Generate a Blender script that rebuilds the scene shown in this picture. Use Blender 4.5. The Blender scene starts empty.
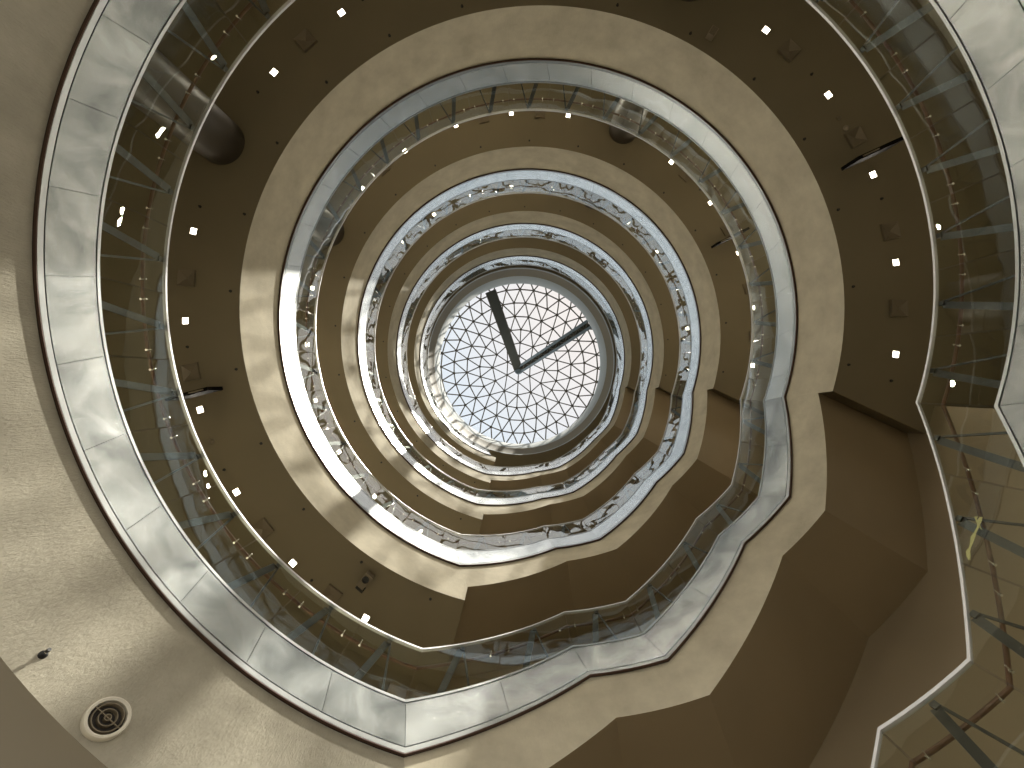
import bpy, math, random
from math import sin, cos, pi, radians as rad
random.seed(7)
scn = bpy.context.scene
COL = scn.collection
F_PX = 415.0
CX, CY = 0.63, -1.60            # axis of the round well, metres
R = 6.31                        # radius of the well
RO, RS = 10.2, 8.5              # outer wall of the galleries, outer wall of the stairs
TH_N, TH_V = 19.0, 109.4        # where a gallery ends and the stairs land
THN = [17.6, 19.0, 19.0, 19.0, 19.0]
FL = [5.72, 10.90, 16.08, 21.26, 26.44]      # gallery floors
H = 5.18
GROUND = -1.2

def P(r, th, z):
    a = rad(th)
    return (CX + r*cos(a), CY + r*sin(a), z)

# ------------------------------------------------------------------ materials
def new_mat(name):
    m = bpy.data.materials.new(name); m.use_nodes = True
    nt = m.node_tree; nt.nodes.clear()
    out = nt.nodes.new('ShaderNodeOutputMaterial')
    return m, nt, out

def N(nt, kind, **kw):
    n = nt.nodes.new(kind)
    for k, v in kw.items():
        if k in n.inputs.keys(): n.inputs[k].default_value = v
        else: setattr(n, k, v)
    return n

def principled(name, col, rough=.6, metal=0., noise=None, bump=None, spec=.5):
    """noise = (scale, amount, detail); bump = (scale, strength, distance)"""
    m, nt, out = new_mat(name)
    b = N(nt, 'ShaderNodeBsdfPrincipled')
    b.inputs['Base Color'].default_value = (*col, 1)
    b.inputs['Roughness'].default_value = rough
    b.inputs['Metallic'].default_value = metal
    b.inputs['Specular IOR Level'].default_value = spec
    nt.links.new(b.outputs[0], out.inputs[0])
    geo = N(nt, 'ShaderNodeNewGeometry')
    if noise:
        n = N(nt, 'ShaderNodeTexNoise'); n.inputs['Scale'].default_value = noise[0]; n.inputs['Detail'].default_value = noise[2]
        nt.links.new(geo.outputs['Position'], n.inputs['Vector'])
        r = N(nt, 'ShaderNodeValToRGB')
        a = noise[1]
        r.color_ramp.elements[0].position = .3; r.color_ramp.elements[1].position = .7
        r.color_ramp.elements[0].color = (*[c*(1-a) for c in col], 1)
        r.color_ramp.elements[1].color = (*[min(1, c*(1+a)) for c in col], 1)
        nt.links.new(n.outputs['Fac'], r.inputs[0]); nt.links.new(r.outputs[0], b.inputs['Base Color'])
    if bump:
        n = N(nt, 'ShaderNodeTexNoise'); n.inputs['Scale'].default_value = bump[0]; n.inputs['Detail'].default_value = 4
        nt.links.new(geo.outputs['Position'], n.inputs['Vector'])
        bp = N(nt, 'ShaderNodeBump'); bp.inputs['Strength'].default_value = bump[1]; bp.inputs['Distance'].default_value = bump[2]
        nt.links.new(n.outputs['Fac'], bp.inputs['Height']); nt.links.new(bp.outputs[0], b.inputs['Normal'])
    return m

def emission(name, col, s):
    m, nt, out = new_mat(name)
    e = N(nt, 'ShaderNodeEmission'); e.inputs[0].default_value = (*col, 1); e.inputs[1].default_value = s
    nt.links.new(e.outputs[0], out.inputs[0]); return m

def plaster_mat(name, c0, c1, grain, depth, strength):
    # hand-rendered plaster: fine vertical scratches, cloudy wear
    m, nt, out = new_mat(name)
    b = N(nt, 'ShaderNodeBsdfPrincipled'); b.inputs['Roughness'].default_value = .9; b.inputs['Specular IOR Level'].default_value = .2
    geo = N(nt, 'ShaderNodeNewGeometry')
    mp = N(nt, 'ShaderNodeMapping'); mp.inputs['Scale'].default_value = (1, 1, .3)
    nt.links.new(geo.outputs['Position'], mp.inputs[0])
    n1 = N(nt, 'ShaderNodeTexNoise'); n1.inputs['Scale'].default_value = 1.6; n1.inputs['Detail'].default_value = 6; n1.inputs['Roughness'].default_value = .62
    nt.links.new(geo.outputs['Position'], n1.inputs['Vector'])
    r = N(nt, 'ShaderNodeValToRGB')
    r.color_ramp.elements[0].position = .3; r.color_ramp.elements[0].color = (*c0, 1)
    r.color_ramp.elements[1].position = .72; r.color_ramp.elements[1].color = (*c1, 1)
    nt.links.new(n1.outputs['Fac'], r.inputs[0]); nt.links.new(r.outputs[0], b.inputs['Base Color'])
    n2 = N(nt, 'ShaderNodeTexNoise'); n2.inputs['Scale'].default_value = grain; n2.inputs['Detail'].default_value = 5; n2.inputs['Roughness'].default_value = .72
    nt.links.new(mp.outputs[0], n2.inputs['Vector'])
    bp = N(nt, 'ShaderNodeBump'); bp.inputs['Strength'].default_value = strength; bp.inputs['Distance'].default_value = depth
    nt.links.new(n2.outputs['Fac'], bp.inputs['Height']); nt.links.new(bp.outputs[0], b.inputs['Normal'])
    nt.links.new(b.outputs[0], out.inputs[0]); return m

def brushed_mat(name, c0, c1):
    # swirl-brushed metal cladding
    m, nt, out = new_mat(name)
    b = N(nt, 'ShaderNodeBsdfPrincipled'); b.inputs['Metallic'].default_value = .96
    geo = N(nt, 'ShaderNodeNewGeometry')
    n0 = N(nt, 'ShaderNodeTexNoise'); n0.inputs['Scale'].default_value = 1.1; n0.inputs['Detail'].default_value = 4; n0.inputs['Distortion'].default_value = 1.6
    nt.links.new(geo.outputs['Position'], n0.inputs['Vector'])
    r = N(nt, 'ShaderNodeValToRGB')
    r.color_ramp.elements[0].position = .34; r.color_ramp.elements[0].color = (*c0, 1)
    r.color_ramp.elements[1].position = .68; r.color_ramp.elements[1].color = (*c1, 1)
    nt.links.new(n0.outputs['Fac'], r.inputs[0]); nt.links.new(r.outputs[0], b.inputs['Base Color'])
    r2 = N(nt, 'ShaderNodeMapRange'); r2.inputs['To Min'].default_value = .22; r2.inputs['To Max'].default_value = .29
    nt.links.new(n0.outputs['Fac'], r2.inputs[0]); nt.links.new(r2.outputs[0], b.inputs['Roughness'])
    n2 = N(nt, 'ShaderNodeTexNoise'); n2.inputs['Scale'].default_value = 2.2; n2.inputs['Detail'].default_value = 1.5; n2.inputs['Distortion'].default_value = 3.0
    nt.links.new(geo.outputs['Position'], n2.inputs['Vector'])
    bp = N(nt, 'ShaderNodeBump'); bp.inputs['Strength'].default_value = .07; bp.inputs['Distance'].default_value = .03
    nt.links.new(n2.outputs['Fac'], bp.inputs['Height']); nt.links.new(bp.outputs[0], b.inputs['Normal'])
    nt.links.new(b.outputs[0], out.inputs[0]); return m

def glass_mat(name, tint, ior, wave, scale=2.2):
    m, nt, out = new_mat(name)
    t = N(nt, 'ShaderNodeBsdfTransparent'); t.inputs[0].default_value = (*tint, 1)
    g = N(nt, 'ShaderNodeBsdfGlossy'); g.inputs['Roughness'].default_value = 0.0; g.inputs[0].default_value = (.97, 1, 1, 1)
    fr = N(nt, 'ShaderNodeFresnel'); fr.inputs['IOR'].default_value = ior
    mx = N(nt, 'ShaderNodeMixShader')
    gb = N(nt, 'ShaderNodeNewGeometry')      # the same reflectance from both sides of the thin pane
    ms = N(nt, 'ShaderNodeMapRange'); ms.inputs['To Min'].default_value = ior; ms.inputs['To Max'].default_value = 1/ior
    nt.links.new(gb.outputs['Backfacing'], ms.inputs[0]); nt.links.new(ms.outputs[0], fr.inputs['IOR'])
    nt.links.new(fr.outputs[0], mx.inputs[0]); nt.links.new(t.outputs[0], mx.inputs[1]); nt.links.new(g.outputs[0], mx.inputs[2])
    if wave:
        geo = N(nt, 'ShaderNodeNewGeometry')
        n = N(nt, 'ShaderNodeTexNoise'); n.inputs['Scale'].default_value = scale; n.inputs['Detail'].default_value = 1.0
        nt.links.new(geo.outputs['Position'], n.inputs['Vector'])
        bp = N(nt, 'ShaderNodeBump'); bp.inputs['Strength'].default_value = 1.0; bp.inputs['Distance'].default_value = wave
        nt.links.new(n.outputs['Fac'], bp.inputs['Height']); nt.links.new(bp.outputs[0], g.inputs['Normal'])
    nt.links.new(mx.outputs[0], out.inputs[0]); return m

M = dict(
    plaster=plaster_mat('smooth_beige_plaster', (.45, .41, .315), (.62, .57, .445), 30, .012, .5),
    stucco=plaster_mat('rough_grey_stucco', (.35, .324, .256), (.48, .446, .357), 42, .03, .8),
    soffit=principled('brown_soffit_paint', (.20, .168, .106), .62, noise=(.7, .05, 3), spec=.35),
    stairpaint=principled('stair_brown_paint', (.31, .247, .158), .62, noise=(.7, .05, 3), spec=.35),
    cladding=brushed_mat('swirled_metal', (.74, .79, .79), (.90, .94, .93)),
    cladding_half_shaded=brushed_mat('half_shaded_swirled_metal', (.36, .39, .39), (.66, .69, .685)),  # same metal toned down: partial shade put into the colour
    cladding_shaded=brushed_mat('shaded_swirled_metal', (.22, .24, .24), (.44, .47, .465)),  # same metal darkened: dimmer light low in the well painted into the colour
    trim=principled('pale_metal_trim', (.45, .475, .475), .28, .85),
    cap=principled('bright_steel_cap', (.62, .63, .65), .33, .45),
    copper=principled('copper_edge', (.085, .045, .03), .45, .3),
    dark=principled('dark_recess', (.018, .014, .010), .8),
    rail=principled('brown_handrail', (.125, .062, .036), .33, .15, noise=(9, .25, 3)),
    steel=principled('dark_blue_steel', (.075, .08, .085), .28, .9, noise=(4, .2, 2)),
    clip=principled('steel_clip', (.75, .74, .70), .25, .9),
    glass=glass_mat('balustrade_glass', (.95, .965, .93), 1.8, .0035, 1.3),
    edge=principled('glass_edge', (.035, .045, .035), .3),
    domeglass=glass_mat('skylight_glass', (.93, .95, .97), 1.35, 0),
    bar=principled('lattice_bar', (.10, .09, .075), .9, 0, spec=.1),
    gantry=principled('gantry_plate', (.055, .058, .05), .8, 0, spec=.2),
    truss=principled('gantry_truss', (.13, .17, .20), .6, .1),
    white=principled('white_reveal', (.38, .405, .405), .85),
    column=principled('column_paint', (.065, .054, .04), .45, 0),
    wall=principled('olive_wall', (.19, .165, .115), .7, noise=(.5, .08, 3)),
    gfloor=principled('gallery_stone', (.74, .68, .55), .5, noise=(1.2, .1, 4)),
    ground=principled('ground_stone', (.42, .385, .32), .45, noise=(1.2, .1, 4)),
    lamp=emission('lamp_lens', (1.0, .90, .72), 12.0),
    frame=principled('lamp_frame', (.30, .25, .18), .5),
    diffuser=principled('diffuser_metal', (.20, .165, .11), .5, .2),
    black=principled('black_plastic', (.012, .012, .012), .45),
    offwhite=principled('offwhite_plastic', (.66, .62, .52), .5),
    ribbon=principled('yellow_tape', (.72, .66, .30), .6),
    sign=principled('dark_sign', (.005, .004, .003), .9, spec=.05),
)

# ------------------------------------------------------------------ builders
class MB:
    """collects faces in world coordinates"""
    def __init__(s): s.v = []; s.f = []; s.mi = []
    def face(s, pts, mi=0):
        i = len(s.v); s.v += [tuple(p) for p in pts]; s.f.append(tuple(range(i, i+len(pts)))); s.mi.append(mi)
    def grid(s, rows, mi=0, closed=False):
        """rows: list of equally long point lists"""
        i = len(s.v); n = len(rows[0])
        for r in rows: s.v += [tuple(p) for p in r]
        for a in range(len(rows)-1):
            for b in range(n-1 if not closed else n):
                c = (b+1) % n
                s.f.append((i+a*n+b, i+a*n+c, i+(a+1)*n+c, i+(a+1)*n+b)); s.mi.append(mi)
    def box8(s, b, t, mi=0):
        """b, t: four points each"""
        s.grid([b, t], mi, True); s.face(b[::-1], mi); s.face(t, mi)
    def tube(s, pts, r, n=8, mi=0, caps=True):
        ring = []
        L = len(pts)
        up = None
        for k, p in enumerate(pts):
            a = pts[max(k-1, 0)]; b = pts[min(k+1, L-1)]
            d = [b[j]-a[j] for j in range(3)]; l = math.sqrt(sum(c*c for c in d)) or 1; d = [c/l for c in d]
            ref = (0, 0, 1) if abs(d[2]) < .9 else (1, 0, 0)
            u = cross(d, ref); u = unit(u); w = cross(u, d)
            ring.append([tuple(p[j] + r*(cos(2*pi*q/n)*u[j] + sin(2*pi*q/n)*w[j]) for j in range(3)) for q in range(n)])
        s.grid(ring, mi, True)
        if caps: s.face(ring[0], mi); s.face(ring[-1][::-1], mi)
    def bar(s, a, b, w, h, side, mi=0):
        """rectangular bar a->b, w along side, h across"""
        d = unit([b[j]-a[j] for j in range(3)]); sd = unit(side); up = unit(cross(d, sd)); sd = cross(up, d)
        def q(p): return [tuple(p[j] + sx*w/2*sd[j] + sy*h/2*up[j] for j in range(3)) for sx, sy in ((-1,-1),(1,-1),(1,1),(-1,1))]
        s.box8(q(a), q(b), mi)
    def build(s, name, mats, parent=None, smooth=False, loc=None, sharp=35):
        base = parent_world(parent) if parent else (loc or (0, 0, 0))
        me = bpy.data.meshes.new(name)
        me.from_pydata([tuple(v[j]-base[j] for j in range(3)) for v in s.v], [], s.f)
        if not isinstance(mats, (list, tuple)): mats = [mats]
        for m in mats: me.materials.append(m)
        for p, k in zip(me.polygons, s.mi): p.material_index = k; p.use_smooth = smooth
        import bmesh
        bm = bmesh.new(); bm.from_mesh(me); bmesh.ops.remove_doubles(bm, verts=bm.verts, dist=1e-5)
        bmesh.ops.recalc_face_normals(bm, faces=bm.faces); bm.to_mesh(me); bm.free()
        if smooth:
            try: me.set_sharp_from_angle(angle=rad(sharp))
            except Exception: pass
        o = bpy.data.objects.new(name, me); COL.objects.link(o)
        if parent: o.parent = parent
        else: o.location = base
        o['w'] = base
        return o

def parent_world(o): return tuple(o['w'])
def cross(a, b): return [a[1]*b[2]-a[2]*b[1], a[2]*b[0]-a[0]*b[2], a[0]*b[1]-a[1]*b[0]]
def unit(a):
    l = math.sqrt(sum(c*c for c in a)) or 1
    return [c/l for c in a]
def lerp(a, b, t): return a + (b-a)*t

def empty(name, loc, label, cat, group=None):
    o = bpy.data.objects.new(name, None); COL.objects.link(o); o.location = loc; o['w'] = loc
    o.empty_display_size = .2
    return tag(o, label, cat, group)
def tag(o, label, cat, group=None):
    o['label'] = label; o['category'] = cat
    if group: o['group'] = group
    return o
def struct(o, label=None):
    o['kind'] = 'structure'
    if label: o['label'] = label
    return o

def path(keys, step=1.0):
    """keys: [(th, z)...] -> fine list along theta"""
    out = []
    for (a, za), (b, zb) in zip(keys[:-1], keys[1:]):
        n = max(1, int(math.ceil(abs(b-a)/step)))
        for k in range(n): out.append((lerp(a, b, k/n), lerp(za, zb, k/n)))
    out.append(keys[-1]); return out
def path2(ka, kb, step=1.0):
    """two key lists with matching vertices -> two matching fine lists"""
    oa, ob = [], []
    for i in range(len(ka)-1):
        n = max(1, int(math.ceil(max(abs(ka[i+1][0]-ka[i][0]), abs(kb[i+1][0]-kb[i][0]))/step)))
        for k in range(n):
            t = k/n
            oa.append((lerp(ka[i][0], ka[i+1][0], t), lerp(ka[i][1], ka[i+1][1], t)))
            ob.append((lerp(kb[i][0], kb[i+1][0], t), lerp(kb[i][1], kb[i+1][1], t)))
    oa.append(ka[-1]); ob.append(kb[-1]); return oa, ob
def band(mb, ka, kb, ra, rb=None, mi=0, step=1.0):
    rb = ra if rb is None else rb
    a, b = path2(ka, kb, step)
    mb.grid([[P(ra, t, z) for t, z in a], [P(rb, t, z) for t, z in b]], mi)
def hband(mb, ks, r0, r1, mi=0, step=1.0):
    band(mb, ks, ks, r0, r1, mi, step)
def rib(mb, keys, r0, r1, z0, z1, mi=0, step=1.0, dz=None):
    """solid rail of rectangular section following keys (th, z) with z offsets z0..z1"""
    p = path(keys, step)
    rows = []
    for t, z in p: rows.append([P(r0, t, z+z0), P(r1, t, z+z0), P(r1, t, z+z1), P(r0, t, z+z1)])
    mb.grid(rows, mi, True); mb.face(rows[0], mi); mb.face(rows[-1][::-1], mi)

# ------------------------------------------------------------------ key lines
def flat_keys(k, dz=0): return [(TH_V, FL[k]+dz), (THN[k]+360, FL[k]+dz)]
# stair k joins gallery k (bottom, at TH_V) to gallery k+1 (top, at TH_N); stair -1 goes down to the ground
def stair_keys(k):
    if k >= 0:
        z0 = FL[k+1]; d = H/3
        return [(19.0, z0), (40.5, z0-d), (51.5, z0-d), (74.3, z0-2*d), (85.9, z0-2*d), (109.4, z0-3*d)]
    z0 = FL[0]; d = (FL[0]-GROUND)/3
    return [(17.6, z0), (46.7, z0-d), (57.9, z0-d), (85.7, z0-2*d), (97.0, z0-2*d), (124.8, z0-3*d)]
def low_keys(k, drop):     # bottom edge of the cladding: its corners sit a little uphill
    sh = [1.4, 2.7, 1.8, 1.6, 1.6, 1.8]
    return [(t-s*drop/.77, z-drop) for (t, z), s in zip(stair_keys(k), sh)]
def under_keys(k, outer=False):
    ks = stair_keys(k); dr = [1.77, 1.67, 1.66, 1.60, 1.60, 1.60]
    sh = [2.7, 2.8, 3.7, 4.1, 3.5, 4.6] if not outer else [.5, 4.6, 4.8, 4.1, 3.5, 4.6]
    return [(t-s, z-d) for (t, z), s, d in zip(ks, sh, dr)]
def floor_at(keys, th):
    for (a, za), (b, zb) in zip(keys[:-1], keys[1:]):
        if a <= th <= b: return lerp(za, zb, (th-a)/(b-a))
    return keys[-1][1] if th > keys[-1][0] else keys[0][1]

ORD = ['lowest', 'second', 'third', 'fourth', 'topmost']
CLOCK = ['twelve', 'one', 'two', 'three', 'four', 'five', 'six', 'seven', 'eight', 'nine', 'ten', 'eleven']
def clock(th):
    h = round(((th+90) % 360)/15) % 24
    return (CLOCK[h//2] + " o'clock") if h % 2 == 0 else ('half past ' + CLOCK[h//2])

# ------------------------------------------------------------------ the round shell
FD = 0.77          # depth of the cladding band
SD = 2.18          # floor to soffit below
for k in range(5):
    z = FL[k]
    # beige drum of the gallery (its lower corners stop short, above the soffit of the stair)
    mb = MB()
    top = [(104.8, z-FD), (THN[k]+360-1.4, z-FD)]
    bot = [(104.8, z-SD), (376.0, z-SD)]
    band(mb, bot, top, R+.045)
    # blunt end faces beside the stair undersides
    for th in (104.8,):
        mb.face([P(R+.045, th, z-SD), P(RS, th, z-SD), P(RS, th, z-.3), P(R+.045, th, z-.3)], 1)
    mb.face([P(R+.045, 376.0, z-SD), P(RS, 378.2, z-SD), P(RS, 379, z-.3), P(R+.045, 377.6, z-.3)], 1)
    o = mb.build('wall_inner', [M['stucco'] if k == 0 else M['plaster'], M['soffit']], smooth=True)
    struct(o)
    # soffit with radial edge
    mb = MB(); band(mb, bot, [(104.8, z-SD), (378.2, z-SD)], R+.045, RS, step=2); band(mb, [(104.8, z-SD), (378.2, z-SD)], [(100, z-SD), (380, z-SD)], RS, RO, step=2)
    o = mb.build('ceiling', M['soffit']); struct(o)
    # walking floor
    mb = MB(); hband(mb, flat_keys(k, -.01), R+.03, RO, step=2)
    o = mb.build('floor', M['gfloor']); struct(o)
    # outer wall of the gallery above this floor (and down to its soffit)
    ztop = FL[k+1]-SD if k < 4 else 29.1
    mb = MB(); band(mb, [(100, z-SD), (380, z-SD)], [(100, ztop), (380, ztop)], RO, step=3)
    for th in (100, 380): mb.face([P(RS, th, z-SD), P(RO, th, z-SD), P(RO, th, ztop), P(RS, th, ztop)])
    o = mb.build('wall_outer', M['wall'], smooth=True); struct(o)

# wall that wraps the outside of the stairs
mb = MB(); band(mb, [(14, GROUND), (112, GROUND)], [(14, 29.1), (112, 29.1)], RS, step=2)
o = mb.build('wall_stairwell', M['stairpaint'], smooth=True); struct(o)

# ground
mb = MB(); rows = []
for r in (0.01, 4, 8, 12, 17): rows.append([P(r, t, GROUND) for t in range(0, 360, 5)])
mb.grid(rows, 0, True)
o = mb.build('floor_ground', M['ground']); struct(o)
# lobby ceiling outside the gallery footprint
mb = MB(); band(mb, [(0, FL[0]-SD), (360, FL[0]-SD)], [(0, FL[0]-SD), (360, FL[0]-SD)], RO, 16.5, step=3)
mb.grid([[P(R+2.19, t, FL[0]-SD) for t in range(19, 106, 3)], [P(RO, t, FL[0]-SD) for t in range(19, 106, 3)]])
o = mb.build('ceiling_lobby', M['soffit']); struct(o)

# roof ring and skylight reveal
mb = MB(); band(mb, [(0, 29.1), (360, 29.1)], [(0, 29.1), (360, 29.1)], 6.56, RO+.1, step=2)
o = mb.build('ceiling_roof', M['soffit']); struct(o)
mb = MB()
for (r0, z0, r1, z1, mi) in ((6.56, 29.1, 6.56, 29.42, 0), (6.56, 29.42, 6.34, 30.3, 1), (6.34, 30.3, 6.31, 30.42, 1),
                             (6.31, 30.42, 6.31, 32.7, 0), (6.31, 32.7, 8.75, 37.4, 0)):
    band(mb, [(0, z0), (360, z0)], [(0, z1), (360, z1)], r0, r1, mi, step=2)
o = mb.build('wall_skylight', [M['white'], M['soffit']], smooth=True); struct(o)

# ------------------------------------------------------------------ cladding bands
def cladding(name, top, bot, joints, label, group='metal cladding bands round the well', shade=False):
    """top/bot: matching key lists (floor edge, cladding foot)"""
    root = empty(name, P(R, top[0][0], top[0][1]-FD), label, 'cladding', group)
    def mix(f): return [(lerp(b[0], t[0], f), lerp(b[1], t[1], f)) for t, b in zip(top, bot)]
    def slab(f0, f1, r_in, r_out, t0=None, t1=None):
        mb = MB()
        a, b = path2(mix(f0), mix(f1), 1.0)
        rows = []
        for (ta, za), (tb, zb) in zip(a, b):
            rows.append([P(r_out, ta, za), P(r_in, ta, za), P(r_in, tb, zb), P(r_out, tb, zb)])
        mb.grid(rows, 0, True); mb.face(rows[0]); mb.face(rows[-1][::-1]); return mb
    slab(.0, 1.0, R+.032, R+.09).build('backing', M['dark'], root, True)
    slab(-.006, .010, R-.004, R+.03).build('copper_edge', M['copper'], root, True)
    slab(.016, .10, R-.004, R+.03).build('lower_trim', M['trim'], root, True)
    slab(.945, 1.0, R-.004, R+.03).build('upper_trim', M['trim'], root, True)
    # main panels between joints; keys are cut at the joints
    lo, hi = mix(.124), mix(.922)
    def at(ks, s):   # s: parameter over key index
        i = min(int(s), len(ks)-2); t = s-i
        return (lerp(ks[i][0], ks[i+1][0], t), lerp(ks[i][1], ks[i+1][1], t))
    def par(ks, th):
        for i in range(len(ks)-1):
            if th <= ks[i+1][0] or i == len(ks)-2: return i + (th-ks[i][0])/(ks[i+1][0]-ks[i][0])
    for j0, j1 in zip(joints[:-1], joints[1:]):
        s0, s1 = par(top, j0+.03), par(top, j1-.03)
        n = max(2, int((j1-j0)/1.0))
        ss = sorted({s0, s1, *[lerp(s0, s1, q/n) for q in range(n+1)], *[i for i in range(len(top)) if s0 < i < s1]})
        mb = MB(); rows = []
        for s in ss:
            (ta, za), (tb, zb) = at(lo, s), at(hi, s)
            rows.append([P(R+.03, ta, za), P(R, ta, za), P(R, tb, zb), P(R+.03, tb, zb)])
        mb.grid(rows, 0, True); mb.face(rows[0]); mb.face(rows[-1][::-1])
        mb.build('panel', M[('cladding', 'cladding_shaded', 'cladding_half_shaded')[int(shade)]], root, True)
    return root

def joints_of(k):
    if k == 0:
        j = [TH_V + 9.93*i for i in range(27)]
        return j[:-1] + [TH_V+9.93*26, THN[0]+360]
    j = [TH_V, 113.6] + [113.6+9.99*i for i in range(1, 27)]
    return [x for x in j if x < 375] + [TH_N+360]

for k in range(5):
    cladding('fascia_band', flat_keys(k), [(TH_V-1.8, FL[k]-FD), (THN[k]+360-1.4, FL[k]-FD)],
             joints_of(k), f'pale swirl-brushed metal fascia along the edge of the {ORD[k]} round gallery', shade=k == 0)

STJ = [19.0, 29.7, 40.5, 51.5, 62.9, 74.3, 85.9, 97.6, 109.4]
STJ0 = [17.6, 27.3, 37.5, 46.7, 57.9, 67.2, 76.5, 85.7, 97.0, 110.9, 124.8]
SNAME = {-1: 'from the ground to the lowest gallery', 0: 'between the lowest and second galleries', 1: 'between the second and third galleries',
         2: 'between the third and fourth galleries', 3: 'between the fourth and topmost galleries'}
def low_full(k):
    return low_keys(k, FD)
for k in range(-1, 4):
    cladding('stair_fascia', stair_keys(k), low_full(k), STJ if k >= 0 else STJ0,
             f'kinked metal fascia edging the stair {SNAME[k]}', shade={-1: 1, 0: 2}.get(k, 0))

# ------------------------------------------------------------------ staircases
for k in range(-1, 4):
    ks = stair_keys(k); un = under_keys(k); uo = under_keys(k, True)
    root = empty('staircase', P(R, ks[-1][0], ks[-1][1]), f'curved stair with brown faceted underside {SNAME[k]}', 'staircase')
    # beige side
    mb = MB()
    top = low_keys(k, FD)
    band(mb, un, top, R+.045)
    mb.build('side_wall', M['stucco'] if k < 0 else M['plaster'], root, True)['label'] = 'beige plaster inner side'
    mb = MB()
    a, b = path2(un, uo, 1.0)
    mb.grid([[P(R+.045, t, z) for t, z in a], [P(RS+.02, t, z) for t, z in b]])
    mb.build('underside', M['stairpaint'], root, True, sharp=12)
    # steps
    mb = MB()
    for i in range(len(ks)-1):
        (a0, z0), (a1, z1) = ks[i], ks[i+1]
        if abs(z1-z0) < .01:
            mb.grid([[P(R+.09, lerp(a0, a1, q/8), z0) for q in range(9)], [P(RS, lerp(a0, a1, q/8), z0) for q in range(9)]]); continue
        n = 10 if k >= 0 else 13
        for s in range(n):
            b0, b1 = lerp(a0, a1, s/n), lerp(a0, a1, (s+1)/n); zz, zl = lerp(z0, z1, (s+.5)/n), lerp(z0, z1, (s+1.5)/n)
            mb.face([P(R+.09, b0, zz), P(R+.09, b1, zz), P(RS, b1, zz), P(RS, b0, zz)])
            mb.face([P(R+.09, b1, zz), P(R+.09, b1, zl), P(RS, b1, zl), P(RS, b1, zz)])
    mb.build('steps', M['gfloor'], root)

# ------------------------------------------------------------------ balustrades
RH = R+.11
def vpost(keys, th, root):
    """V-shaped steel support: a broad leg clockwise, a thin leg anticlockwise"""
    zf = floor_at(keys, th)
    n_ = (cos(rad(th)), sin(rad(th)), 0)
    tng = (-sin(rad(th)), cos(rad(th)), 0)
    ap = P(R+.0455, th, zf+1.02)
    post = MB(); post.box8([P(R+.03, th-.35, zf+.98), P(R+.075, th-.35, zf+.98), P(R+.075, th+.35, zf+.98), P(R+.03, th+.35, zf+.98)],
                           [P(R+.03, th-.35, zf+1.05), P(R+.075, th-.35, zf+1.05), P(R+.075, th+.35, zf+1.05), P(R+.03, th+.35, zf+1.05)])
    v = post.build('support', M['steel'], root)
    mb = MB(); mb.bar(P(R+.06, th+.25, zf+1.0), P(R+.16, th+2.1, floor_at(keys, th+2.1)), .11, .018, tng)
    mb.build('broad_leg', M['steel'], v)
    mb = MB(); mb.bar(P(R+.06, th-.25, zf+1.0), P(R+.16, th-2.2, floor_at(keys, th-2.2)), .032, .018, tng)
    mb.build('thin_leg', M['steel'], v)

def balustrade(name, keys, joints, label, skip_first=False):
    root = empty(name, P(R, keys[-1][0], keys[-1][1]), label, 'balustrade', None)
    g0, g1 = R+.004, R+.018
    for j0, j1 in zip(joints[:-1], joints[1:]):
        a, b = j0+.06, j1-.06
        n = max(2, int((b-a)/1.2))
        ts = sorted({a, b, *[lerp(a, b, q/n) for q in range(n+1)], *[t for t, z in keys if a < t < b]})
        mb = MB()
        rin = [[P(g0, t, floor_at(keys, t)+dz) for t in ts] for dz in (0.0, 1.075)]
        rout = [[P(g1, t, floor_at(keys, t)+dz) for t in ts] for dz in (0.0, 1.075)]
        mb.grid(rin, 0); mb.grid(rout, 0)
        mb.grid([rin[0], rout[0]], 1); mb.grid([rin[1], rout[1]], 1)
        for e in (0, -1): mb.face([rin[0][e], rout[0][e], rout[1][e], rin[1][e]], 1)
        mb.build('glass_panel', [M['glass'], M['edge']], root, True)
        if j1-j0 > 6:
            vpost(keys, (j0+j1)/2, root)
    mb = MB(); rib(mb, keys, R-.014, R+.036, 1.065, 1.10); mb.build('top_cap', M['cap'], root, True)
    hr = MB(); hr.tube([P(RH, t, z+.78) for t, z in path(keys, 1.0)], .025, 10)
    h = hr.build('handrail', M['rail'], root, True)
    for j in joints[1:-1]:
        for s in (-1.4, 1.4):
            t = j+s
            if t < keys[0][0] or t > keys[-1][0]: continue
            z = floor_at(keys, t)+.78
            mb = MB(); mb.tube([P(RH, t, z-.045), P(R+.045, t, z-.035), P(R+.016, t, z-.03)], .006, 6)
            mb.tube([P(RH-.012, t, z-.052), P(RH-.012, t, z-.02)], .017, 10)
            mb.build('bracket', M['clip'], h, True)
    return root

for k in range(5):
    balustrade('gallery_balustrade', flat_keys(k), joints_of(k), f'glass balustrade with handrail and steel V supports round the {ORD[k]} gallery')
for k in range(-1, 4):
    balustrade('stair_balustrade', stair_keys(k), STJ if k >= 0 else STJ0, f'kinked glass balustrade with brown handrail on the stair {SNAME[k]}')

# ------------------------------------------------------------------ columns
for k in range(0, 5):
    for th in (-152.6, -65.9):
        x, y, _ = P(7.58, th, 0)
        zt = (FL[k+1]-SD) if k < 4 else 29.1
        mb = MB(); n = 48; prof = [(.50, FL[k]), (.50, FL[k]+.12), (.485, FL[k]+.13), (.485, zt)]
        mb.grid([[(x+r*cos(2*pi*q/n), y+r*sin(2*pi*q/n), z) for q in range(n)] for r, z in prof], 0, True)
        o = mb.build('column', M['column'], None, True, (x, y, FL[k]))
        tag(o, f'round dark column standing on the {ORD[k]} gallery at {clock(th)}', 'column', 'gallery columns')

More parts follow.
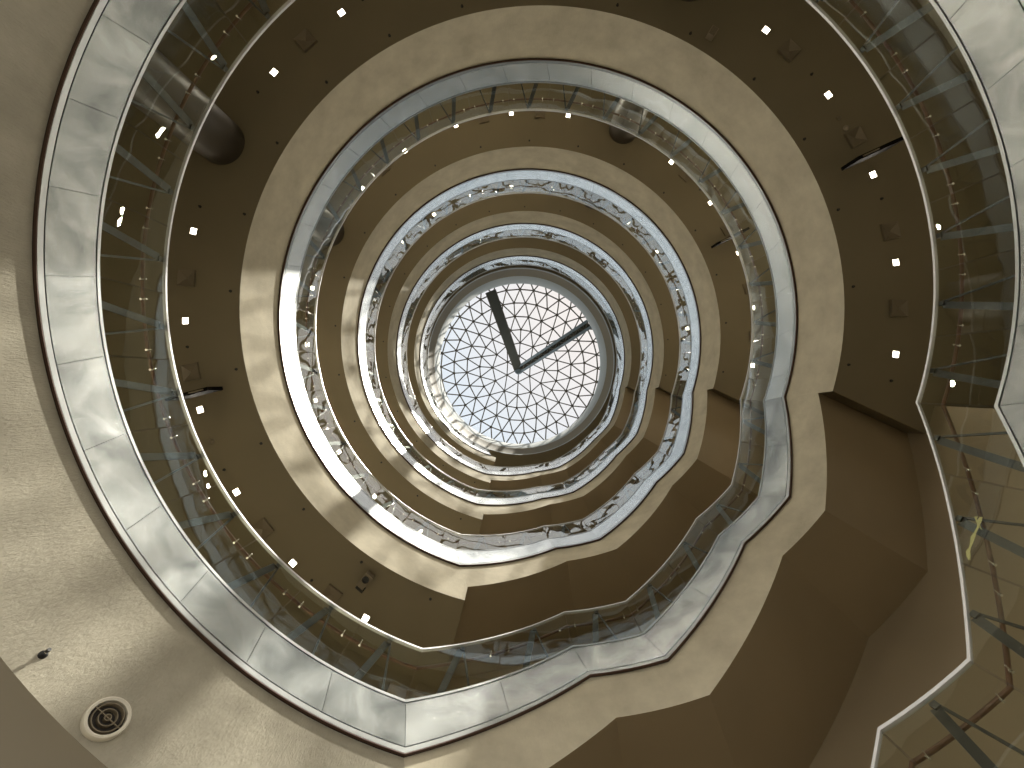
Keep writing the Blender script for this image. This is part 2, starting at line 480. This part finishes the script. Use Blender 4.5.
# ------------------------------------------------------------------ soffit fittings
def square(mb, r, th, z, s, s2=None, z2=None, ph=0., mi=0, cap=False):
    """square frustum ring centred at (r, th): side s at z, side s2 at z2"""
    cx, cy, _ = P(r, th, 0); a = rad(th+ph)
    def q(h, zz): return [(cx + (i*cos(a)-j*sin(a))*h/2, cy + (i*sin(a)+j*cos(a))*h/2, zz) for i, j in ((-1,-1),(1,-1),(1,1),(-1,1))]
    A = q(s, z); B = q(s2, z2)
    mb.grid([A, B], mi, True)
    if cap: mb.face(B, mi)

SPOT = {}
for k_, p_ in ((1, 38), (2, 108), (3, 112), (4, 85)):
    sp = bpy.data.lights.new('downlight_lamp', 'SPOT'); sp.energy = p_; sp.spot_size = rad(168); sp.spot_blend = .15
    sp.color = (1.0, .91, .77); sp.shadow_soft_size = .06; SPOT[k_] = sp
LT = [-7.3, 7.5, 119.6, 134.3, 148.9, 163.4, 177.9, 192.4, 221.3, 235.8, 250.4, 265.0, 279.6, 308.9, 323.4, 338.1]
def downlight(k, th, z, lab):
    x, y, _ = P(7.49, th, z)
    root = empty('downlight', (x, y, z), lab, 'downlight', 'square downlights in the soffits')
    mb = MB(); square(mb, 7.49, th, z, .16, .16, z-.012); square(mb, 7.49, th, z-.012, .16, .128, z-.012); square(mb, 7.49, th, z-.012, .128, .128, z-.002)
    mb.build('frame', M['frame'], root)
    mb = MB(); square(mb, 7.49, th, z-.002, .128, .128, z-.006, cap=True)
    mb.build('lens', M['lamp'], root)
    L = bpy.data.objects.new('downlight_lamp', SPOT[k]); COL.objects.link(L); L.parent = root; L.location = (0, 0, -.03)
def diffuser(k, th, z, lab, r=7.48):
    x, y, _ = P(r, th, z)
    root = empty('air_diffuser', (x, y, z), lab, 'air diffuser', 'pyramid air diffusers in the soffits')
    mb = MB(); square(mb, r, th, z, .35, .35, z-.05); square(mb, r, th, z-.05, .35, .33, z-.05); square(mb, r, th, z-.05, .33, .33, z-.045)
    mb.build('frame', M['diffuser'], root)
    mb = MB(); n = 6                        # stepped louvres rising to a point: a hollow pyramid
    for i in range(n):
        s0 = .33*(1-i/n); s1 = .33*(1-(i+1)/n)
        z0 = z-.048+.042*i/n; z1 = z-.048+.042*(i+1)/n
        square(mb, r, th, z0, s0, max(s1+.012, .012), z1+.004, cap=(i == n-1))
        if i < n-1: square(mb, r, th, z1+.004, s1+.012, s1, z1)
    mb.build('louvres', M['diffuser'], root)
def sprinkler(r, th, z, lab):
    x, y, _ = P(r, th, z)
    mb = MB(); n = 12
    prof = [(.030, z), (.030, z-.006), (.012, z-.008), (.010, z-.026), (.020, z-.028), (.020, z-.034), (.001, z-.034)]
    mb.grid([[(x+q*cos(2*pi*j/n), y+q*sin(2*pi*j/n), zz) for j in range(n)] for q, zz in prof], 0, True)
    o = mb.build('sprinkler', M['black'], None, True, (x, y, z)); tag(o, lab, 'sprinkler', 'sprinkler heads in the soffits')

SOFF = {1: 'the widest full soffit ring', 2: 'the second soffit ring inward', 3: 'the third soffit ring inward', 4: 'the innermost soffit ring'}
for k in range(1, 5):
    z = FL[k]-SD
    for th in LT:
        downlight(k, th, z, f'lit square downlight in {SOFF[k]}, at {clock(th)}')
DIF = {1: [228.5, 184.8, 169.6, 141.6, 126.2, 313.9, 331.5, 347.6, 0.1], 2: [228.5, 184.8, 169.6, 141.6, 126.2, 272.4, 257.7, 313.9, 331.5, 347.6, 0.1]}
for k, L in DIF.items():
    for th in L: diffuser(k, th, FL[k]-SD, f'pyramid air diffuser in {SOFF[k]}, near {clock(th)}')
for k in (1, 2, 3):
    used = set()
    for i in range(-18, 2):
        th = -3.9+14.42*i+.0
        if th < -255: continue
        sprinkler(6.55, th, FL[k]-SD, f'black sprinkler, inner row of {SOFF[k]}, at {clock(th)}')
    for th in (-120.2, -142.8, -163.5, 173.7, 153.0, 130.2, -40.9, -17.8, 11.8):
        sprinkler(7.49, th, FL[k]-SD, f'black sprinkler, outer row of {SOFF[k]}, at {clock(th)}')

# hanging signs: flat dark boards set radially under the soffit
def hanging_sign(k, th, r0, r1, lab):
    z = FL[k]-SD
    root = empty('hanging_sign', P((r0+r1)/2, th, z), lab, 'sign', None)
    a = rad(th); tx, ty = -sin(a), cos(a); w = .035
    def q(r, zz): 
        x, y, _ = P(r, th, zz); return (x, y)
    mb = MB()
    pts = []
    for zz in (z-.62, z-.20):
        x0, y0 = q(r0, 0); x1, y1 = q(r1, 0)
        pts.append([(x0-tx*w, y0-ty*w, zz), (x1-tx*w, y1-ty*w, zz), (x1+tx*w, y1+ty*w, zz), (x0+tx*w, y0+ty*w, zz)])
    mb.box8(pts[0], pts[1]); mb.build('board', M['sign'], root)
    mb = MB()
    for r in (lerp(r0, r1, .2), lerp(r0, r1, .8)):
        x, y = q(r, 0); mb = MB(); mb.tube([(x, y, z-.21), (x, y, z)], .012, 8); mb.build('hanger', M['sign'], root)
    mb = MB(); x0, y0 = q(lerp(r0, r1, .1), 0); x1, y1 = q(lerp(r0, r1, .42), 0); w2 = .012
    mb.box8([(x0-tx*w2, y0-ty*w2, z-.655), (x1-tx*w2, y1-ty*w2, z-.655), (x1+tx*w2, y1+ty*w2, z-.655), (x0+tx*w2, y0+ty*w2, z-.655)],
            [(x0-tx*w2, y0-ty*w2, z-.60), (x1-tx*w2, y1-ty*w2, z-.60), (x1+tx*w2, y1+ty*w2, z-.60), (x0+tx*w2, y0+ty*w2, z-.60)])
    mb.build('end_clip', M['diffuser'], root)
hanging_sign(1, 165.6, 6.78, 7.65, 'dark hanging sign board edge-on beside the left diffuser of the lowest soffit')
hanging_sign(1, -24.6, 6.74, 7.75, 'dark hanging sign board edge-on at the upper right of the lowest soffit')
hanging_sign(2, -26.0, 6.62, 7.75, 'small dark hanging sign board in the second soffit ring, behind the glass')

# smoke detector, junction box, camera
def lathe_down(name, mat, r, th, z, prof, lab, cat):
    x, y, _ = P(r, th, z); n = 24; mb = MB()
    mb.grid([[(x+q*cos(2*pi*j/n), y+q*sin(2*pi*j/n), z-d) for j in range(n)] for q, d in prof], 0, True)
    o = mb.build(name, mat, None, True, (x, y, z)); tag(o, lab, cat); return o
z = FL[1]-SD
lathe_down('smoke_detector', M['diffuser'], 7.48, 158.0, z, [(.055, 0), (.055, .02), (.045, .03), (.03, .045), (.001, .05)], 'round brown smoke detector below the left hanging sign', 'smoke detector')
lathe_down('smoke_detector', M['diffuser'], 7.40, -32.6, z, [(.045, 0), (.045, .02), (.035, .03), (.001, .04)], 'smaller round detector just above the right hanging sign', 'smoke detector')
lathe_down('smoke_detector', M['frame'], 7.41, -30.6, z, [(.06, 0), (.06, .02), (.045, .035), (.001, .05)], 'larger round detector beside the upper right diffuser', 'smoke detector')
def rbox(r, th, z, lr, lt, z0, z1, rot=0):
    cx, cy, _ = P(r, th, 0); a = rad(th+rot)
    q = lambda zz: [(cx+(i*cos(a)-j*sin(a)), cy+(i*sin(a)+j*cos(a)), zz) for i, j in ((-lr/2,-lt/2),(lr/2,-lt/2),(lr/2,lt/2),(-lr/2,lt/2))]
    return q(z0), q(z1)
x, y, _ = P(6.72, -58.2, z)
root = empty('junction_box', (x, y, z), 'small beige box under the soffit near the top right edge of the drum', 'junction box')
mb = MB(); mb.box8(*rbox(6.72, -58.2, z, .20, .15, z-.13, z)); mb.build('body', M['frame'], root)
mb = MB(); mb.box8(*rbox(6.72, -58.2, z, .17, .12, z-.14, z-.13)); mb.build('cover', M['diffuser'], root)
x, y, _ = P(6.75, 122.9, z)
root = empty('projector', (x, y, z), 'small brown projector with black lens hood under the lower left soffit', 'projector')
mb = MB(); mb.box8(*rbox(6.75, 122.9, z, .34, .17, z-.20, z-.06, 8)); mb.build('body', M['diffuser'], root)
mb = MB(); mb.tube([(x, y, z-.07), (x, y, z)], .03, 10); mb.build('mount', M['diffuser'], root)
mb = MB(); n = 20; xx, yy, _ = P(6.69, 122.9, 0)
mb.grid([[(xx+q*cos(2*pi*j/n), yy+q*sin(2*pi*j/n), z-d) for j in range(n)] for q, d in [(.07, .20), (.07, .23), (.055, .235), (.05, .21), (.001, .21)]], 0, True)
mb.build('lens', M['black'], root)
mb = MB(); mb.box8(*rbox(6.93, 122.9, z, .05, .18, z-.215, z-.05, 8)); mb.build('vent_end', M['black'], root)

# ------------------------------------------------------------------ fittings on the lowest drum
def wall_frame(th, z, r=R+.045):
    a = rad(th); o = P(r, th, z)
    t = (-sin(a), cos(a), 0); n = (-cos(a), -sin(a), 0)
    return lambda u, v, w: tuple(o[j] + u*t[j] + v*(0, 0, 1)[j] + w*n[j] for j in range(3))
th, z = 132.9, 3.775
Wf = wall_frame(th, z)
def ring_on_wall(prof, n=48):
    mb = MB(); mb.grid([[Wf(q*cos(2*pi*j/n), q*sin(2*pi*j/n), w) for j in range(n)] for q, w in prof], 0, True); return mb
root = empty('air_nozzle', Wf(0, 0, 0), 'round air nozzle with pale rim on the beige wall, bottom left', 'air nozzle')
ring_on_wall([(.185, 0), (.186, .03), (.180, .042), (.170, .045), (.150, .036), (.148, .0)]).build('rim', M['offwhite'], root, True)
ring_on_wall([(.150, .004), (.001, .004)]).build('throat', M['dark'], root)
for q in (.128, .078, .030):
    ring_on_wall([(q, .006), (q, .034), (q-.007, .036), (q-.010, .032), (q-.012, .006)]).build('louvre_ring', M['diffuser'], root, True)
mb = MB()
mb.bar(Wf(-.148, 0, .026), Wf(.148, 0, .026), .008, .008, (0, 0, 1)); mb.build('crossbar', M['diffuser'], root)
th, z = 140.3, 3.765
Wf = wall_frame(th, z)
root = empty('wall_sprinkler', Wf(0, 0, 0), 'small dark sidewall sprinkler casting a shadow left of the air nozzle', 'sprinkler')
ring_on_wall([(.036, 0), (.036, .012), (.022, .03), (.016, .034), (.001, .034)], 20).build('escutcheon', M['black'], root, True)
mb = MB(); mb.tube([Wf(0, 0, .03), Wf(0, 0, .055)], .012, 12); mb.build('body', M['clip'], root, True)
mb = MB(); mb.tube([Wf(0, 0, .055), Wf(0, .002, .08)], .017, 12); mb.build('deflector', M['black'], root, True)

# ------------------------------------------------------------------ yellow tape tied on the stair handrail
def on_cyl(px, py, r):
    dx, dy = (px-512)/F_PX, (py-384)/F_PX
    a = dx*dx+dy*dy; b = -2*(dx*CX+dy*CY); c = CX*CX+CY*CY-r*r
    zz = (-b+math.sqrt(b*b-4*a*c))/2/a
    return (dx*zz, dy*zz, zz)
def strap(mb, pts, w, t=.004):
    rows = []
    for i, p in enumerate(pts):
        a = pts[max(i-1, 0)]; b = pts[min(i+1, len(pts)-1)]
        d = unit([b[j]-a[j] for j in range(3)])
        rr = unit((p[0]-CX, p[1]-CY, 0)); s = unit(cross(d, rr)); ww = w*(.75+.35*sin(i*1.9))
        rows.append([tuple(p[j] + u*ww/2*s[j] + v*t/2*rr[j] for j in range(3)) for u, v in ((-1,-1),(1,-1),(1,1),(-1,1))])
    mb.grid(rows, 0, True); mb.face(rows[0]); mb.face(rows[-1][::-1])
kk = on_cyl(979, 520, R+.11)
root = empty('tape_ribbon', kk, 'pale yellow tape tied round the brown stair handrail, its tail hanging', 'ribbon')
mb = MB(); strap(mb, [on_cyl(982, 516, R+.14), on_cyl(976, 516.5, R+.06), on_cyl(976, 519, R+.045), on_cyl(978.5, 524, R+.0455), on_cyl(981, 529, R+.07), on_cyl(980, 531, R+.14)], .035)
mb.build('loop', M['ribbon'], root)
mb = MB(); strap(mb, [on_cyl(981, 517, R+.07), on_cyl(979.5, 521, R+.045), on_cyl(978, 527, R+.045), on_cyl(975, 533, R+.04), on_cyl(973, 537, R+.035), on_cyl(971.5, 543, R+.03),
                     on_cyl(970, 547.5, R+.03), on_cyl(968, 551.5, R+.03), on_cyl(968.5, 556, R+.03), on_cyl(969.5, 560, R+.03)], .042)
mb.build('tail', M['ribbon'], root)

# ------------------------------------------------------------------ skylight
DX, DY = CX+.06, CY+.06
def dome_pt(r, a): # plan radius, degrees
    z = 43.0 - 4.0*(r/7.37)**2*1.0
    return (DX + r*cos(rad(a)), DY + r*sin(rad(a)), z)
rings = [(0, 1, 0)]
spec = [(6, 0), (12, 0), (24, 0), (24, 7.5), (36, 2.5), (36, 7.5), (36, 2.5)]
radii = []
for i in range(1, 8):
    px = 13.05*i; r = px*43/F_PX
    for _ in range(12): r = px*(43-4*(r/7.37)**2)/F_PX
    radii.append(r)
nodes = [[dome_pt(0, 0)]]
angs = [[0]]
for r, (n, ph) in zip(radii, spec):
    a = [93+ph+360*j/n for j in range(n)]
    angs.append(a); nodes.append([dome_pt(r, q) for q in a])
root = empty('skylight', (DX, DY, 37.4), 'domed glass skylight with triangular lattice at the top of the well', 'skylight')
bars = []; tris = []
def node(i, j): return nodes[i][j % len(nodes[i])]
for j in range(6):
    bars.append((nodes[0][0], node(1, j))); tris.append((nodes[0][0], node(1, j), node(1, j+1)))
for i in range(1, 8):
    n = len(nodes[i])
    for j in range(n): bars.append((node(i, j), node(i, j+1)))
for i in range(1, 7):
    A, B = angs[i], angs[i+1]; na, nb = len(A), len(B)
    # start: nearest outer node to inner node 0
    def dd(x, y): return abs((x-y+180) % 360-180)
    ia = 0; jb = min(range(nb), key=lambda q: dd(A[0], B[q])); ca = cb = 0
    bars.append((node(i, ia), node(i+1, jb)))
    def ang(L, q): return L[q % len(L)] + 360*(q//len(L))
    b0 = ang(B, jb); b0 += 360*round((A[0]-b0)/360)
    while ca < na or cb < nb:
        a_now, a_nx = A[0]+360*ca/na, A[0]+360*(ca+1)/na
        b_now, b_nx = b0+360*cb/nb, b0+360*(cb+1)/nb
        if cb >= nb or (ca < na and abs(a_nx-b_now) <= abs(b_nx-a_now)):
            tris.append((node(i, ia+ca), node(i, ia+ca+1), node(i+1, jb+cb))); ca += 1
        else:
            tris.append((node(i, ia+ca), node(i+1, jb+cb+1), node(i+1, jb+cb))); cb += 1
        if not (ca == na and cb == nb): bars.append((node(i, ia+ca), node(i+1, jb+cb)))
mb = MB()
for a, b in bars: mb.bar(a, b, .10, .12, cross([b[j]-a[j] for j in range(3)], (0, 0, 1)))
n = 10
for i in range(len(nodes)):
    for p in nodes[i]:
        top = [(p[0]+.13*cos(2*pi*q/n), p[1]+.13*sin(2*pi*q/n), p[2]+.06) for q in range(n)]
        bot = [(p[0]+.13*cos(2*pi*q/n), p[1]+.13*sin(2*pi*q/n), p[2]-.12) for q in range(n)]
        mb.grid([bot, top], 0, True); mb.face(bot); mb.face(top)
mb.build('lattice', M['bar'], root)
mb = MB()
for t in tris: mb.face([(p[0], p[1], p[2]+.1) for p in t])
mb.build('glazing', M['domeglass'], root)
mb = MB(); rr = radii[-1]
mb.grid([[(DX+q*cos(rad(t)), DY+q*sin(rad(t)), z) for t in range(0, 360, 4)] for q, z in ((rr-.1, 37.3), (rr+.2, 37.3), (rr+.2, nodes[7][0][2]+.1), (rr-.1, nodes[7][0][2]+.1))], 0, True)
mb.build('kerb_ring', M['white'], root, True)

# two maintenance arms under the dome, like clock hands
def dome_arm(px, py, w, kind, label):
    # from hub to rim
    hub = (DX-.02, DY+.12, 42.1)
    end = ((px-512)*33.0/F_PX, (py-384)*33.0/F_PX, 33.0)
    d = unit((end[0]-hub[0], end[1]-hub[1], 0)); s = (-d[1], d[0], 0)
    return hub, end, d, s
def arm_pts(hub, end, n=10):
    out = []
    for i in range(n+1):
        t = i/n
        x, y = lerp(hub[0], end[0], t), lerp(hub[1], end[1], t)
        z = hub[2] + (end[2]-hub[2])*(t**1.0)
        out.append((x, y, z))
    return out
hub, end, d, s = dome_arm(490.6, 291.0, 9, 0, '')
root = empty('gantry_arm', end, 'solid dark arm under the skylight, pointing to the top like a clock hand', 'gantry')
mb = MB(); rows = []
for i, p in enumerate(arm_pts(hub, end)):
    hw = .39 if True else 0
    rows.append([tuple(p[j]+u*hw*s[j]+(0, 0, v)[j] for j in range(3)) for u, v in ((-1, 0), (1, 0), (1, .25), (-1, .25))])
mb.grid(rows, 0, True); mb.face(rows[0]); mb.face(rows[-1]); mb.build('deck', M['gantry'], root)
for u in (-1, 1):
    mb = MB(); mb.tube([tuple(p[j]+u*.40*s[j]+(0, 0, .15)[j] for j in range(3)) for p in arm_pts(hub, end)], .05, 8); mb.build('side_rail', M['bar'], root, True)
hub, end, d, s = dome_arm(589.6, 323.6, 8, 1, '')
root = empty('gantry_arm', end, 'blue-grey open truss arm under the skylight, pointing to the upper right', 'gantry')
P2 = arm_pts(hub, end, 16)
for u, mname in ((-1, 'truss'), (1, 'truss')):
    mb = MB(); rows = []
    for p in P2:
        a0, a1 = u*.40, u*.17
        rows.append([tuple(p[j]+q*s[j]+(0, 0, v)[j] for j in range(3)) for q, v in ((a0, 0), (a1, 0), (a1, .22), (a0, .22))])
    mb.grid(rows, 0, True); mb.face(rows[0]); mb.face(rows[-1]); mb.build('chord', M[mname], root)
mb = MB()
for i in range(16):
    u = 1 if i % 2 else -1
    a = tuple(P2[i][j]+u*.22*s[j]+(0, 0, .1)[j] for j in range(3)); b = tuple(P2[i+1][j]-u*.22*s[j]+(0, 0, .1)[j] for j in range(3))
    mb.bar(a, b, .10, .06, s)
    a = tuple(P2[i][j]+.22*s[j]+(0, 0, .1)[j] for j in range(3)); b = tuple(P2[i][j]-.22*s[j]+(0, 0, .1)[j] for j in range(3))
    mb.bar(a, b, .07, .06, d)
mb.build('bracing', M['bar'], root)
mb = MB(); rows = []
for p in P2: rows.append([tuple(p[j]+q*s[j]+(0, 0, v)[j] for j in range(3)) for q, v in ((-.2, .24), (.2, .24), (.2, .28), (-.2, .28))])
mb.grid(rows, 0, True); mb.build('walkway', M['gantry'], root)
mb = MB(); n = 20; hx, hy, hz = hub
mb.grid([[(hx+q*cos(2*pi*j/n), hy+q*sin(2*pi*j/n), zz) for j in range(n)] for q, zz in ((.001, hz-.15), (.38, hz-.15), (.45, hz), (.45, hz+.3), (.2, hz+.5), (.001, hz+.5))], 0, True)
o = mb.build('pivot_hub', M['truss'], None, True, hub); tag(o, 'small round pivot where the two arms meet under the skylight', 'pivot')

# ------------------------------------------------------------------ sky, sun, camera
w = bpy.data.worlds.new('sky'); scn.world = w; w.use_nodes = True
nt = w.node_tree; nt.nodes.clear()
out = nt.nodes.new('ShaderNodeOutputWorld'); bg = nt.nodes.new('ShaderNodeBackground')
tc = nt.nodes.new('ShaderNodeTexCoord'); sep = nt.nodes.new('ShaderNodeSeparateXYZ')
nt.links.new(tc.outputs['Generated'], sep.inputs[0])
SKY_Z, SKY_H = .95, 2.8
ramp = nt.nodes.new('ShaderNodeValToRGB')
ramp.color_ramp.elements[0].position = .25; ramp.color_ramp.elements[0].color = (1.0, .95, .86, 1)
ramp.color_ramp.elements[1].position = .8; ramp.color_ramp.elements[1].color = (.92, .98, 1.04, 1)
nt.links.new(sep.outputs['Z'], ramp.inputs[0])
st = nt.nodes.new('ShaderNodeMapRange'); st.inputs['From Min'].default_value = .3; st.inputs['From Max'].default_value = .85
st.inputs['To Min'].default_value = SKY_H; st.inputs['To Max'].default_value = SKY_Z
nt.links.new(sep.outputs['Z'], st.inputs[0])
# warm glow around the sun
vd = nt.nodes.new('ShaderNodeVectorMath'); vd.operation = 'DOT_PRODUCT'
SUN = unit((.766*.36, -.643*.36, 1))
vd.inputs[1].default_value = SUN
nrm = nt.nodes.new('ShaderNodeVectorMath'); nrm.operation = 'NORMALIZE'
nt.links.new(tc.outputs['Generated'], nrm.inputs[0]); nt.links.new(nrm.outputs[0], vd.inputs[0])
gl = nt.nodes.new('ShaderNodeMapRange'); gl.inputs['From Min'].default_value = .90; gl.inputs['From Max'].default_value = 1.0
gl.inputs['To Min'].default_value = 0; gl.inputs['To Max'].default_value = 1
nt.links.new(vd.outputs['Value'], gl.inputs[0])
mixc = nt.nodes.new('ShaderNodeMix'); mixc.data_type = 'RGBA'
nt.links.new(gl.outputs[0], mixc.inputs[0]); nt.links.new(ramp.outputs[0], mixc.inputs[6]); mixc.inputs[7].default_value = (1.10, 1.0, .93, 1)
nt.links.new(mixc.outputs[2], bg.inputs[0]); nt.links.new(st.outputs[0], bg.inputs[1]); nt.links.new(bg.outputs[0], out.inputs[0])

sl = bpy.data.lights.new('sun', 'SUN'); sl.energy = 8.3; sl.angle = rad(.7); sl.color = (1.0, .93, .80)
so = bpy.data.objects.new('sun', sl); COL.objects.link(so); so.location = (30, -25, 70)
from mathutils import Vector
so.rotation_euler = Vector(SUN).to_track_quat('Z', 'Y').to_euler()

cam = bpy.data.cameras.new('camera'); cam.sensor_width = 36; cam.lens = 36*F_PX/1024; cam.clip_start = .05; cam.clip_end = 300
co = bpy.data.objects.new('camera', cam); COL.objects.link(co); co.location = (0, 0, 0); co.rotation_euler = (pi, 0, 0)
scn.camera = co

for o in bpy.data.objects:
    if 'w' in o: del o['w']
vs = scn.view_settings
vs.view_transform = 'Standard'; vs.look = 'None'; vs.gamma = 1; vs.use_curve_mapping = False; vs.exposure = 0
c = scn.cycles
c.use_denoising = True
c.max_bounces = 14; c.diffuse_bounces = 8; c.glossy_bounces = 5; c.transparent_max_bounces = 24; c.transmission_bounces = 8
c.sample_clamp_indirect = 6.0; c.caustics_reflective = True
